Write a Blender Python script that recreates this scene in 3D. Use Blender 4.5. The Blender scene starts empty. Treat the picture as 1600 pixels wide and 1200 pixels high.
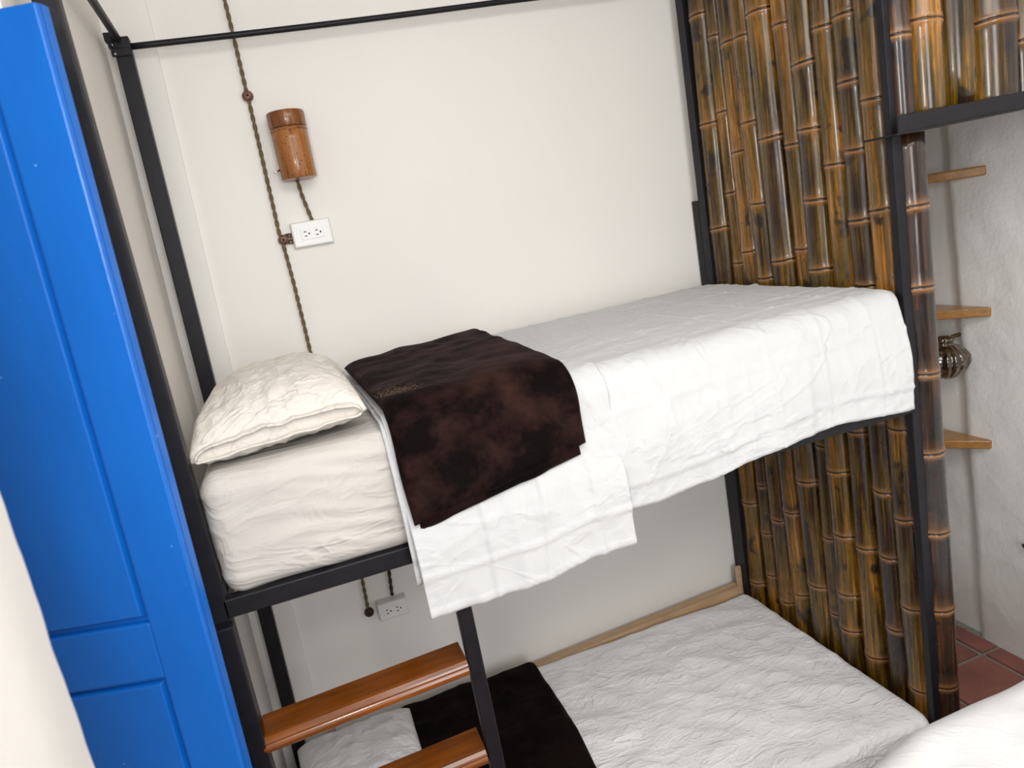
import bpy, math, random
from mathutils import Vector, noise, Matrix
random.seed(7)
S = bpy.context.scene
C = S.collection
FL = 1.35                      # height of the upper bunk rail above the floor

# ------------------------------------------------------------------ camera
CP = Vector((0.28363, -2.48538, 0.6389 + FL)); YAW, PIT, ROL, FPX = 0.28299, 0.20616, -0.17752, 1133.87
_f = Vector((math.sin(YAW)*math.cos(PIT), math.cos(YAW)*math.cos(PIT), -math.sin(PIT)))
_r0 = Vector((math.cos(YAW), -math.sin(YAW), 0)); _u0 = _r0.cross(_f)
_r = _r0*math.cos(ROL) + _u0*math.sin(ROL); _u = -_r0*math.sin(ROL) + _u0*math.cos(ROL)
cd = bpy.data.cameras.new('camera'); cam = bpy.data.objects.new('camera', cd); C.objects.link(cam)
cam.matrix_world = Matrix(((_r.x, _u.x, -_f.x, CP.x), (_r.y, _u.y, -_f.y, CP.y), (_r.z, _u.z, -_f.z, CP.z), (0, 0, 0, 1)))
cd.sensor_width = 36; cd.lens = FPX/1600*36; cd.clip_start = .02
cd.dof.use_dof = True; cd.dof.focus_distance = 2.3; cd.dof.aperture_fstop = 4.0
S.camera = cam
# ------------------------------------------------------------------ world, light, exposure
w = bpy.data.worlds.new('world'); S.world = w; w.use_nodes = True
bg = w.node_tree.nodes['Background']; bg.inputs[0].default_value = (0.93, 0.96, 1.0, 1); bg.inputs[1].default_value = 0.26
def area(name, loc, target, size, power, col=(1, 1, 1), sy=None):
    l = bpy.data.lights.new(name, 'AREA'); l.energy = power; l.size = size; l.color = col
    if sy: l.shape = 'RECTANGLE'; l.size_y = sy
    o = bpy.data.objects.new(name, l); C.objects.link(o); o.location = loc
    o.rotation_euler = (Vector(target)-Vector(loc)).to_track_quat('-Z', 'Y').to_euler(); return o
area('flash_light', (0.08, -2.55, 2.30), (1.1, 0, 1.2), .24, 8, (1, .985, .96))
area('ceiling_bounce', (1.2, -2.4, 3.10), (1.5, -1.6, 0), 2.2, 58, (1, .985, .96), 1.6)
area('window_light', (.80, -4.3, 2.0), (1.9, 0, 1.0), .75, 37, (.97, .98, 1.0), 1.4)
S.view_settings.view_transform = 'Standard'; S.view_settings.look = 'None'
S.view_settings.gamma = 1; S.view_settings.use_curve_mapping = False; S.view_settings.exposure = 0.16

# ------------------------------------------------------------------ helpers
def at(px, py, ax, v):
    """world point where the sight line of a photo pixel meets the real plane axis=v"""
    d = _f + _r*((px-800)/FPX) - _u*((py-600)/FPX)
    i = 'xyz'.index(ax); return CP + d*((v-CP[i])/d[i])
def link(name, me, mat, parent=None, smooth=False, **props):
    o = bpy.data.objects.new(name, me); C.objects.link(o)
    if mat: me.materials.append(mat)
    if smooth: me.polygons.foreach_set('use_smooth', [True]*len(me.polygons))
    if parent: o.parent = parent
    for k, v in props.items(): o[k] = v
    return o
def root_of(p):
    v = Vector((0, 0, 0))
    while p is not None: v += p.location; p = p.parent
    return v
def mesh(name, V, F, mat, parent=None, smooth=False, bevel=0, **props):
    me = bpy.data.meshes.new(name)
    off = root_of(parent) if parent else Vector((0, 0, 0))
    me.from_pydata([tuple(Vector(v)-off) for v in V], [], F); me.update()
    o = link(name, me, mat, parent, smooth, **props)
    if bevel:
        m = o.modifiers.new('bevel', 'BEVEL'); m.width = bevel; m.segments = 2; m.limit_method = 'ANGLE'
        m.harden_normals = False
    return o
def empty(name, loc, label, cat, group=None):
    o = bpy.data.objects.new(name, None); C.objects.link(o); o.location = loc; o.empty_display_size = .05
    o['label'] = label; o['category'] = cat
    if group: o['group'] = group
    return o
def tag(o, label=None, cat=None, group=None, kind=None):
    if label: o['label'] = label
    if cat: o['category'] = cat
    if group: o['group'] = group
    if kind: o['kind'] = kind
    return o
class MB:
    def __init__(s): s.V = []; s.F = []
    def add(s, V, F):
        n = len(s.V); s.V += [Vector(v) for v in V]; s.F += [tuple(i+n for i in f) for f in F]; return s
    def box(s, a, b):
        (x0, y0, z0), (x1, y1, z1) = a, b
        return s.add([(x0,y0,z0),(x1,y0,z0),(x1,y1,z0),(x0,y1,z0),(x0,y0,z1),(x1,y0,z1),(x1,y1,z1),(x0,y1,z1)],
                     [(0,3,2,1),(4,5,6,7),(0,1,5,4),(1,2,6,5),(2,3,7,6),(3,0,4,7)])
    def hexa(s, bot, top):
        return s.add(list(bot)+list(top), [(0,3,2,1),(4,5,6,7),(0,1,5,4),(1,2,6,5),(2,3,7,6),(3,0,4,7)])
    def tube(s, pts, r, n=8, cap=True):
        pts = [Vector(p) for p in pts]; rs = r if isinstance(r, (list, tuple)) else [r]*len(pts)
        V = []; F = []; up = None
        for i, p in enumerate(pts):
            t = (pts[min(i+1, len(pts)-1)]-pts[max(i-1, 0)]).normalized()
            if up is None: up = Vector((0, 0, 1)) if abs(t.z) < .9 else Vector((1, 0, 0))
            a = t.cross(up).normalized(); b = a.cross(t).normalized(); up = b
            for k in range(n):
                th = 2*math.pi*k/n; V.append(p + (a*math.cos(th)+b*math.sin(th))*rs[i])
        for i in range(len(pts)-1):
            for k in range(n):
                F.append((i*n+k, i*n+(k+1) % n, (i+1)*n+(k+1) % n, (i+1)*n+k))
        if cap: F.append(tuple(range(n))[::-1]); F.append(tuple((len(pts)-1)*n+k for k in range(n)))
        return s.add(V, F)
    def lathe(s, c, prof, n=20, axis=Vector((0, 0, 1)), cap=True, fn=None):
        c = Vector(c); axis = Vector(axis).normalized()
        a = axis.orthogonal().normalized(); b = axis.cross(a)
        V = []; F = []
        for (h, r) in prof:
            for k in range(n):
                th = 2*math.pi*k/n; rr = r*(fn(th, h) if fn else 1)
                V.append(c+axis*h+(a*math.cos(th)+b*math.sin(th))*rr)
        for i in range(len(prof)-1):
            for k in range(n): F.append((i*n+k, i*n+(k+1) % n, (i+1)*n+(k+1) % n, (i+1)*n+k))
        if cap: F.append(tuple(range(n))[::-1]); F.append(tuple((len(prof)-1)*n+k for k in range(n)))
        return s.add(V, F)
    def grid(s, fn, nu, nv):
        V = [fn(i/nu, j/nv) for j in range(nv+1) for i in range(nu+1)]
        F = [(j*(nu+1)+i, j*(nu+1)+i+1, (j+1)*(nu+1)+i+1, (j+1)*(nu+1)+i) for j in range(nv) for i in range(nu)]
        return s.add(V, F)
    def build(s, name, mat, parent=None, smooth=False, bevel=0, **p):
        return mesh(name, s.V, s.F, mat, parent, smooth, bevel, **p)
def nz(x, y, z=0): return noise.noise(Vector((x, y, z)))
def ridge(x, y, z=0): return 1-abs(noise.noise(Vector((x, y, z))))*2
def sm(a, b, x): t = max(0, min(1, (x-a)/(b-a))); return t*t*(3-2*t)
def lerp(a, b, t): return a+(b-a)*t
def lerpn(t, K):
    for i in range(len(K)-1):
        if t <= K[i+1][0]: return lerp(K[i][1], K[i+1][1], (t-K[i][0])/(K[i+1][0]-K[i][0])) if t > K[i][0] else K[i][1]
    return K[-1][1]

# ------------------------------------------------------------------ materials
class NT:
    def __init__(s, name, rough=.5, spec=.5, metal=0):
        s.m = bpy.data.materials.new(name); s.m.use_nodes = True; s.t = s.m.node_tree
        s.b = s.t.nodes['Principled BSDF']; s.set(Roughness=rough, Metallic=metal); s.b.inputs['Specular IOR Level'].default_value = spec
    def set(s, **k):
        for a, v in k.items(): s.b.inputs[a.replace('_', ' ')].default_value = v
        return s
    def n(s, ty, **k):
        o = s.t.nodes.new(ty)
        for a, v in k.items():
            if a in o.inputs: o.inputs[a].default_value = v
            else: setattr(o, a, v)
        return o
    def l(s, a, b): s.t.links.new(a, b)
    def coord(s, scale=(1, 1, 1), rand=False):
        tc = s.n('ShaderNodeTexCoord'); mp = s.n('ShaderNodeMapping'); mp.inputs['Scale'].default_value = scale
        src = tc.outputs['Object']
        if rand:
            oi = s.n('ShaderNodeObjectInfo'); ad = s.n('ShaderNodeVectorMath', operation='ADD'); mu = s.n('ShaderNodeMath', operation='MULTIPLY')
            mu.inputs[1].default_value = 37.0; s.l(oi.outputs['Random'], mu.inputs[0]); s.l(src, ad.inputs[0]); s.l(mu.outputs[0], ad.inputs[1]); src = ad.outputs[0]
        s.l(src, mp.inputs['Vector']); return mp.outputs[0]
    def noise(s, vec, scale, detail=4, rough=.5, dist=0, ty=None):
        o = s.n('ShaderNodeTexNoise'); o.inputs['Scale'].default_value = scale; o.inputs['Detail'].default_value = detail
        o.inputs['Roughness'].default_value = rough; o.inputs['Distortion'].default_value = dist
        if ty: o.noise_type = ty
        s.l(vec, o.inputs['Vector']); return o.outputs[0]
    def ramp(s, fac, stops):
        o = s.n('ShaderNodeValToRGB'); e = o.color_ramp.elements
        while len(e) < len(stops): e.new(.5)
        for i, (p, c) in enumerate(stops):
            e[i].position = p; e[i].color = (*c, 1) if isinstance(c, tuple) else (c, c, c, 1)
        s.l(fac, o.inputs[0]); return o.outputs[0]
    def mix(s, f, a, b, mode='MIX'):
        o = s.n('ShaderNodeMix', data_type='RGBA', blend_type=mode)
        if isinstance(f, (int, float)): o.inputs[0].default_value = f
        else: s.l(f, o.inputs[0])
        for i, v in ((6, a), (7, b)):
            if isinstance(v, tuple): o.inputs[i].default_value = (*v, 1)
            else: s.l(v, o.inputs[i])
        return o.outputs[2]
    def color(s, c):
        if isinstance(c, tuple): s.b.inputs['Base Color'].default_value = (*c, 1)
        else: s.l(c, s.b.inputs['Base Color'])
    def bump(s, h, strength, dist=.01):
        o = s.n('ShaderNodeBump'); o.inputs['Strength'].default_value = strength; o.inputs['Distance'].default_value = dist
        s.l(h, o.inputs['Height'])
        prev = s.b.inputs['Normal'].links
        if prev: s.l(prev[0].from_socket, o.inputs['Normal'])
        s.l(o.outputs[0], s.b.inputs['Normal'])

def plaster(name, col, st=.25):
    t = NT(name, .75, .25); v = t.coord()
    n1 = t.noise(v, 1.6, 3); t.color(t.ramp(n1, [(.3, tuple(c*.965 for c in col)), (.7, col)]))
    t.bump(t.noise(v, 5, 5, .55), st, .012); t.bump(t.noise(v, 60, 3), st*.4, .002); return t.m
M = {}
M['wall'] = plaster('white_plaster', (.86, .83, .785), .22)
M['wall_left'] = plaster('peeling_white_plaster', (.84, .80, .75), .6)
M['wall_right'] = plaster('rough_white_plaster', (.90, .885, .865), 1.1)
M['ceiling'] = plaster('ceiling_plaster', (.8, .79, .77), .1)

t = NT('black_painted_steel', .45, .28); v = t.coord()
t.color(t.ramp(t.noise(v, 25, 5, .6), [(.35, (.006, .0055, .0075)), (.70, (.011, .010, .0135)), (.82, (.035, .034, .038))])); t.bump(t.noise(v, 120, 3), .15, .002); M['steel'] = t.m

t = NT('blue_gloss_paint', .36, .5); v = t.coord((1, 1, .35))
c = t.ramp(t.noise(v, 6, 4, .55), [(.3, (.0015, .115, .48)), (.7, (.003, .14, .56))])
sp = t.ramp(t.noise(t.coord(), 70, 2, .5), [(.76, 0.), (.80, 1.)]); c = t.mix(sp, c, (.12, .35, .75))
t.color(c); t.bump(t.noise(v, 14, 6, .6), .35, .006); t.bump(t.noise(t.coord((1, 1, .12)), 80, 3), .12, .002); M['blue'] = t.m

def cotton(name, col, wr=.5, sc=4.0, ani=(1, 1, 1)):
    t = NT(name, .8, .2); v = t.coord(ani); t.color(col)
    n = t.noise(v, sc, 6, .55, .9, None); r = t.ramp(n, [(.40, 0.), (.5, 1.), (.60, 0.)])
    n2 = t.noise(v, sc*2.7, 5, .5, 1.6); r2 = t.ramp(n2, [(.42, 0.), (.5, 1.), (.58, 0.)])
    t.bump(r, wr*.45, .008); t.bump(r2, wr*.35, .005); t.bump(t.noise(v, sc*1.2, 3), wr*.6, .02)
    n3 = t.noise(v, sc*.8, 4, .5, 2.2); t.bump(t.ramp(n3, [(.47, 0.), (.5, 1.), (.56, 0.)]), wr*.5, .010)
    t.b.inputs['Sheen Weight'].default_value = .1; return t.m
M['cotton'] = cotton('white_cotton_sheet', (.57, .572, .575), .45, 2.2)
M['cotton_fit'] = cotton('white_fitted_cotton', (.565, .53, .49), .9, 3.4, (.35, 1, 1))
M['cotton_low'] = cotton('creased_white_cotton', (.88, .87, .88), .55, 10, (.5, 1, 1))
M['pillow'] = cotton('cream_pillow_cotton', (.69, .645, .585), .7, 4.0)
M['duvet'] = cotton('white_duvet_cotton', (.86, .86, .86), .2, 3.0)

def velvet(name, lo, hi, sheen):
    t = NT(name, .8, .06); v = t.coord()
    n = t.noise(v, 8, 7, .68, .15); t.color(t.ramp(n, [(.44, lo), (.60, tuple(.5*(a+b) for a, b in zip(lo, hi))), (.76, hi)]))
    t.b.inputs['Sheen Weight'].default_value = sheen; t.b.inputs['Sheen Roughness'].default_value = .35
    t.b.inputs['Sheen Tint'].default_value = (.55, .30, .30, 1)
    t.bump(t.noise(v, 11, 6, .6, .2), .7, .012); t.bump(t.noise(v, 160, 2), .35, .003); return t.m
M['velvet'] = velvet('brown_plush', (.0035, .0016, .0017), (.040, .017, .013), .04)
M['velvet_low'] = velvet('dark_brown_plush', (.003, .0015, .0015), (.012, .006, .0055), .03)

def wood(name, a, b, rough, sc=(3, 22, 22), coat=.3):
    t = NT(name, rough, .5); v = t.coord(sc)
    n = t.noise(v, 2.2, 5, .6, .6); t.color(t.ramp(n, [(.3, a), (.7, b)])); t.bump(n, .12, .002)
    t.b.inputs['Coat Weight'].default_value = coat; t.b.inputs['Coat Roughness'].default_value = .12; return t.m
M['rung'] = wood('varnished_orange_wood', (.11, .026, .001), (.25, .066, .003), .28, (2, 24, 24), .5)
M['shelf'] = wood('honey_shelf_wood', (.24, .105, .025), (.42, .21, .055), .35)
M['plank'] = wood('pale_raw_wood', (.42, .26, .14), (.58, .40, .24), .6, (2, 20, 20), 0)
M['lamp'] = None

def bamboo(name, ramp, spots=.61, rough=.24, pits=0):
    t = NT(name, rough, .5)
    v = t.coord((1, 1, .22), True); vs = t.coord((1, 1, .035), True); vb = t.coord((1, 1, .8), True)
    a = t.noise(v, 5, 6, .62, .3); b = t.noise(vs, 110, 5, .65)
    mx = t.n('ShaderNodeMath', operation='MULTIPLY_ADD'); mx.inputs[1].default_value = .80
    sb = t.n('ShaderNodeMath', operation='SUBTRACT'); sb.inputs[1].default_value = .5
    t.l(b, sb.inputs[0]); t.l(sb.outputs[0], mx.inputs[0]); t.l(a, mx.inputs[2])
    oi = t.n('ShaderNodeObjectInfo'); m2 = t.n('ShaderNodeMath', operation='MULTIPLY_ADD'); m2.inputs[1].default_value = .10
    s2 = t.n('ShaderNodeMath', operation='SUBTRACT'); s2.inputs[1].default_value = .5
    t.l(oi.outputs['Random'], s2.inputs[0]); t.l(s2.outputs[0], m2.inputs[0]); t.l(mx.outputs[0], m2.inputs[2])
    c = t.ramp(m2.outputs[0], ramp)
    burn = t.ramp(t.noise(vb, 14, 3, .5, .3), [(spots, 0.), (spots+.06, .85)])
    c = t.mix(burn, c, (.012, .008, .007))
    fine = t.ramp(t.noise(t.coord((1, 1, .5), True), 120, 2, .5), [(.68, 0.), (.74, .8)])
    c = t.mix(fine, c, (.02, .010, .006))
    if not pits:
        vk = t.n('ShaderNodeTexVoronoi'); vk.inputs['Scale'].default_value = 11; t.l(t.coord((1, 1, .7), True), vk.inputs['Vector'])
        kd = t.ramp(vk.outputs['Distance'], [(.10, 1.), (.17, 0.)]); sel = t.n('ShaderNodeSeparateColor'); t.l(vk.outputs['Color'], sel.inputs[0])
        ks = t.ramp(sel.outputs[0], [(.58, 0.), (.62, .9)]); km = t.n('ShaderNodeMath', operation='MULTIPLY'); t.l(kd, km.inputs[0]); t.l(ks, km.inputs[1])
        c = t.mix(km.outputs[0], c, (.008, .006, .008))
    if pits:
        vo = t.n('ShaderNodeTexVoronoi'); vo.inputs['Scale'].default_value = 75; t.l(t.coord(), vo.inputs['Vector'])
        pm = t.ramp(vo.outputs['Distance'], [(.10, 1.), (.20, 0.)]); c = t.mix(pm, c, (.02, .008, .004))
    at_ = t.n('ShaderNodeAttribute', attribute_name='node')
    c = t.mix(at_.outputs['Fac'], c, (.36, .17, .06)); 
    at2 = t.n('ShaderNodeAttribute', attribute_name='groove'); c = t.mix(at2.outputs['Fac'], c, (.012, .006, .004))
    t.color(c)
    rr = t.n('ShaderNodeMapRange'); rr.inputs[3].default_value = rough-.08; rr.inputs[4].default_value = rough+.20
    t.l(t.noise(t.coord((1, 1, .5), True), 60, 3), rr.inputs[0]); t.l(rr.outputs[0], t.b.inputs['Roughness'])
    t.b.inputs['Coat Weight'].default_value = .5; t.b.inputs['Coat Roughness'].default_value = .15; t.b.inputs['Specular IOR Level'].default_value = .3
    t.bump(t.noise(t.coord((1, 1, .25), True), 90, 3), .25, .002); t.bump(a, .2, .004)
    return t.m
BR = [(.28, (.006, .003, .002)), (.40, (.024, .009, .004)), (.48, (.058, .029, .004)), (.55, (.105, .062, .005)), (.62, (.19, .078, .008)), (.76, (.46, .20, .028))]
BD = [(.36, (.005, .004, .004)), (.52, (.014, .008, .006)), (.62, (.045, .016, .006)), (.78, (.13, .045, .012))]
M['bamboo'] = bamboo('varnished_burnt_bamboo', BR)
M['bamboo_dark'] = bamboo('charred_bamboo', BD, .58)
M['bamboo_lamp'] = bamboo('amber_bamboo', [(.35, (.16, .05, .012)), (.5, (.27, .095, .020)), (.65, (.36, .14, .035))], .70, .3, 1)

t = NT('terracotta_tile', .5, .4); v = t.coord((1, 1, 1), True)
t.color(t.ramp(t.noise(v, 9, 5, .6), [(.3, (.20, .075, .058)), (.7, (.29, .115, .090))])); t.bump(t.noise(v, 60, 3), .2, .003); M['tile'] = t.m
t = NT('grey_grout', .9, .2); t.color(t.ramp(t.noise(t.coord(), 60, 3), [(.3, (.20, .19, .165)), (.7, (.30, .285, .25))])); M['grout'] = t.m
t = NT('white_plastic', .35, .5); t.color(t.ramp(t.noise(t.coord(), 8, 2), [(.3, (.80, .79, .77)), (.7, (.84, .83, .81))])); M['plastic'] = t.m
t = NT('socket_slot_dark', .6, .3); t.color(t.ramp(t.noise(t.coord(), 40, 2), [(.3, (.008, .008, .008)), (.7, (.016, .015, .014))])); M['slot'] = t.m
t = NT('brown_fabric_cable', .7, .3); t.color(t.ramp(t.noise(t.coord(), 300, 2), [(.35, (.10, .068, .035)), (.65, (.20, .145, .08))])); M['cable'] = t.m
t = NT('dark_cable', .6, .3); t.color(t.ramp(t.noise(t.coord(), 300, 2), [(.35, (.03, .017, .01)), (.65, (.07, .04, .02))])); M['knob_dark'] = t.m
t = NT('aged_brown_ceramic', .35, .5); t.color(t.ramp(t.noise(t.coord(), 90, 3), [(.35, (.10, .045, .022)), (.65, (.20, .10, .055))])); M['knob'] = t.m
t = NT('aged_brass', .45, .5, .8); t.color(t.ramp(t.noise(t.coord(), 200, 3), [(.35, (.09, .055, .02)), (.65, (.26, .17, .07))])); M['brass'] = t.m
t = NT('chrome', .18, .5, 1); t.color(t.ramp(t.noise(t.coord(), 30, 2), [(.3, (.62, .60, .56)), (.7, (.75, .73, .7))])); M['chrome'] = t.m
t = NT('brown_ribbed_glass', .12, .7); t.color(t.ramp(t.noise(t.coord((6, 6, 1)), 12, 4, .6, .5), [(.40, (.012, .007, .004)), (.58, (.075, .038, .015)), (.72, (.26, .17, .09))])); t.b.inputs['Coat Weight'].default_value = 1; t.b.inputs['Coat Roughness'].default_value = .05; M['glass'] = t.m
t = NT('dark_red_metal', .5, .4); t.color(t.ramp(t.noise(t.coord(), 50, 2), [(.3, (.04, .006, .008)), (.7, (.07, .012, .014))])); M['hook'] = t.m
t = NT('lint', .8, .3); t.color(t.ramp(t.noise(t.coord(), 500, 1), [(.3, (.35, .20, .08)), (.7, (.55, .38, .2))])); M['lint'] = t.m
t = NT('white_thread', .8, .2); t.color(t.ramp(t.noise(t.coord(), 300, 2), [(.3, (.72, .71, .70)), (.7, (.82, .81, .80))])); M['hem'] = t.m

# ------------------------------------------------------------------ setting
HC = 3.15
XL = lambda z: -.054+.0185*(z-FL)             # slightly leaning left wall
def thick_wall(name, fn, nu, nv, back, mat, **p):
    m = MB(); m.grid(fn, nu, nv); n = len(m.V)
    m.add([v+Vector(back) for v in m.V[:n]], [tuple(reversed([i for i in f])) for f in m.F])
    k = nu+1; ring = [i for i in range(k)] + [j*k+nu for j in range(1, nv+1)] + [nv*k+i for i in range(nu-1, -1, -1)] + [j*k for j in range(nv-1, 0, -1)]
    for a, b in zip(ring, ring[1:]+ring[:1]): m.F.append((b, a, a+n, b+n))
    return m.build(name, mat, smooth=False, kind='structure', **p)
thick_wall('wall_back', lambda u, v: Vector((lerp(-.25, 3.0, u), .06+.004*nz(u*4, v*3, 1), lerp(-.02, HC, v))), 60, 50, (0, .1, 0), M['wall'])
thick_wall('wall_left', lambda u, v: Vector((XL(lerp(0, HC, v))+.004*nz(u*5, v*9, 4)-.10*(u > 1), lerp(-1.02, .06, u), lerp(-.02, HC, v))), 26, 60, (-.09, 0, 0), M['wall_left'])
# wall beyond the doorway, close to the camera, with a worn plaster corner
def nearwall(u, v):
    z = lerp(-.02, HC, v); e = -1.555+.010*nz(3.1, z*5)+.004*nz(1.2, z*22)
    y = lerp(-4.2, e, u**.5); x = -.05+.003*nz(u*9, z*3)
    k = sm(.93, 1, u); return Vector((x-.010*k, y, z))
thick_wall('wall_left_near', nearwall, 30, 140, (-.16, 0, 0), M['wall'])
MB().box((-.25, -4.2, 0), (-.20, -1.6, .02)).build('baseboard_left', M['wall'], kind='structure')
def rightwall(u, v):
    z = lerp(-.02, HC, v); cy = -.372+.045*(z/1.6); y = lerp(.06, -4.2, u**1.5)
    x = 2.752-.026*sm(cy+.006, cy-.012, y) if False else 2.752
    d = sm(cy+.018, cy-.018, y)
    return Vector((2.755-.028*d+.007*nz(y*3, z*3, 8)+.003*nz(y*11, z*11, 2), y, z))
thick_wall('wall_right', rightwall, 150, 110, (.1, 0, 0), M['wall_right'])
for o in list(C.objects):
    if o.name.startswith('wall_'): o.data.polygons.foreach_set('use_smooth', [True]*len(o.data.polygons)); m = o.modifiers.new('e', 'EDGE_SPLIT'); m.split_angle = math.radians(50)
MB().box((-1.0, -4.2, HC), (2.9, .15, HC+.1)).build('ceiling', M['ceiling'], kind='structure')
flo = MB().box((-1.0, -7.5, -.12), (2.80, .10, -.006)).build('floor', M['grout'], kind='structure')
PT, GJ = .30, .018
def tile_mesh(w_, d_):
    m = MB(); b = .003
    m.hexa([(0, 0, -.008), (w_, 0, -.008), (w_, d_, -.008), (0, d_, -.008)], [(0, 0, -.001), (w_, 0, -.001), (w_, d_, -.001), (0, d_, -.001)])
    m.hexa([(0, 0, -.001), (w_, 0, -.001), (w_, d_, -.001), (0, d_, -.001)], [(b, b, .001), (w_-b, b, .001), (w_-b, d_-b, .001), (b, d_-b, .001)])
    me = bpy.data.meshes.new('tile'); me.from_pydata([tuple(v) for v in m.V], [], m.F); me.materials.append(M['tile']); return me
tcache = {}
gx0, gy0 = 2.626, -.466
for i in range(-9, 1):
    for j in range(-8, 2):
        x0 = gx0+i*PT+GJ/2; x1 = min(x0+PT-GJ, 2.715); y0 = gy0+j*PT+GJ/2; y1 = min(y0+PT-GJ, .05)
        if x1-x0 < .02 or y1-y0 < .02: continue
        k = (round(x1-x0, 3), round(y1-y0, 3))
        if k not in tcache: tcache[k] = tile_mesh(*k)
        o = bpy.data.objects.new('tile', tcache[k]); C.objects.link(o); o.parent = flo
        o.location = (x0, y0, random.uniform(-.0008, .0008)+.001)
# shallow plaster strip beside the corner post, on the back wall
sz = [(0, -.075), (.5, -.066), (2.25, -.036), (HC, -.03)]; se = [(0, .070), (.48, .077), (1.75, .086), (2.82, .111), (HC, .117)]
def strip(u, v):
    z = HC*v; a = lerpn(z, sz)-.02; b = lerpn(z, se)+.0015*nz(0, z*14)
    return Vector((lerp(a, b, u), .044+.002*nz(u*3, z*6), z))
thick_wall('trim_1', strip, 8, 120, (0, .03, 0), M['wall'])

# ------------------------------------------------------------------ bunk bed frame
D, L, H = .95, 1.89, 1.366+FL
bed = empty('bunk_bed', (.95, -.475, 0), 'black steel bunk bed frame with tall posts against the white wall', 'bed frame')
def post(x0, x1, y0, zt=H, z0=0.0, w_=.04, d_=.04):     # x0 at z0, x1 at zt, left front corner
    MB().hexa([(x0, y0, z0), (x0+w_, y0, z0), (x0+w_, y0+d_, z0), (x0, y0+d_, z0)],
              [(x1, y0, zt), (x1+w_, y0, zt), (x1+w_, y0+d_, zt), (x1, y0+d_, zt)]).build('post', M['steel'], bed, bevel=.003)
def xline(pa, pb, y, z0, z1):                     # x at heights z0, z1 of the edge seen through two pixels
    a = at(*pa, 'y', y); b = at(*pb, 'y', y); k = (b.x-a.x)/(b.z-a.z); return a.x+k*(z0-a.z), a.x+k*(z1-a.z)
a, b = xline((97, 0), (355, 925), -D+.04, 0, H); post(a-.042, b-.042, -D, w_=.042)
a, b = xline((203, 80), (476, 1165), -.04, 0, H); post(a-.042, b-.042+.002, -.045, w_=.045)
a, b = xline((1054, 0), (1140, 745), 0, 0, H); post(a, b, -.04, w_=.038)
a, b = xline((1394, 0), (1474, 1125), -D, 0, H); post(a-.033, b-.033, -D, w_=.033, d_=.024)
rb = MB().box((.03, -D, FL-.042), (1.86, -D+.035, FL)).build('front_rail', M['steel'], bed, bevel=.003)
MB().box((.03, -.04, FL-.042), (1.86, -.005, FL)).build('back_rail', M['steel'], bed, bevel=.003)
MB().box((.005, -.92, FL-.042), (.04, -.03, FL)).build('end_rail', M['steel'], bed, bevel=.003)
MB().box((1.835, -.92, FL-.042), (1.87, -.03, FL)).build('end_rail', M['steel'], bed, bevel=.003)
MB().box((.03, -D, .10), (1.86, -D+.035, .14)).build('front_rail', M['steel'], bed, bevel=.003)
for k in range(9):
    x = .15+k*.2; MB().box((x, -.92, FL-.03), (x+.06, -.03, FL-.012)).build('slat', M['steel'], bed)
TL = at(193, 74, 'y', -.02)
n = 24; a = Vector((.02, -.02, TL.z)); b0 = at(790, 2, 'y', -.02); sl = (b0.z-a.z)/(b0.x-a.x)
MB().tube([(lerp(.02, 1.88, i/n), -.02, a.z+sl*lerp(0, 1.86, i/n)-.004*math.sin(math.pi*min(1, lerp(.02, 1.88, i/n)/b0.x))) for i in range(n+1)], .0095, 8).build('top_rod', M['steel'], bed, True)
MB().tube([(.018, -.02, H-.005), (.022, -D+.02, H-.005)], .011, 8).build('side_rod', M['steel'], bed, True)
MB().tube([(1.87, -.02, H-.01), (1.87, -D+.02, H-.01)], .011, 8).build('side_rod', M['steel'], bed, True)
# little welded corner bracket with a bolt
br = MB(); br.box((-.006, -.052, H-.055), (.048, -.046, H-.032)); br.box((-.016, -.05, H-.012), (.006, -.02, H+.012)); br.box((-.010, -.05, H-.03), (.0, -.02, H-.018))
br.build('corner_bracket', M['steel'], bed, bevel=.002)
MB().lathe((.004, -.050, H-.048), [(0, .004), (.003, .003)], 8, (0, -1, 0)).build('bolt', M['chrome'], bed)
# spare black post standing against the wall behind the foot end
b1 = MB(); xa = at(1081, 315, 'y', .05)
b1.box((xa.x, .010, 0), (xa.x+.040, .052, xa.z)); b1.build('wall_post', M['steel'], bed, bevel=.002)

# ladder
lad = empty('bunk_ladder', (.27, -.975, 0), 'steel ladder with varnished orange wooden treads hooked on the upper bunk rail', 'ladder')
for x0, x1, ya, yb in ((.008, .010, -.984, -.9515), (.499, .508, -.984, -.952)):
    m = MB(); zt = FL-.03 if x0 > .3 else FL-.045; m.hexa([(x1, ya, 0), (x1+.034, ya, 0), (x1+.034, yb, 0), (x1, yb, 0)], [(x0, ya, zt), (x0+.034, ya, zt), (x0+.034, yb, zt), (x0, yb, zt)])
    m.build('stile', M['steel'], lad, bevel=.003)
def tread(z, tilt):
    w0, w1 = .036, .500; prof = []
    y0, y1, h = -.885, -.985, .038
    prof = [(y0, 0), (y0, -h), (y1+.010, -h), (y1+.002, -h+.006), (y1, -h*.60), (y1+.002, -h*.45), (y1+.004, -h*.38), (y1+.001, -h*.30), (y1+.003, -.006), (y1+.010, 0), (y1+.016, .0012), (y1+.020, 0)]
    V = []; F = []; k = len(prof)
    for x, dz in ((w0, -tilt/2), (w1, tilt/2)):
        V += [(x, p[0], z+p[1]+dz) for p in prof]
    F = [(i, (i+1) % k, k+(i+1) % k, k+i) for i in range(k)] + [tuple(range(k))[::-1], tuple(range(k, 2*k))]
    return mesh('tread', V, F, M['rung'], lad, bevel=.0015)
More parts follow.
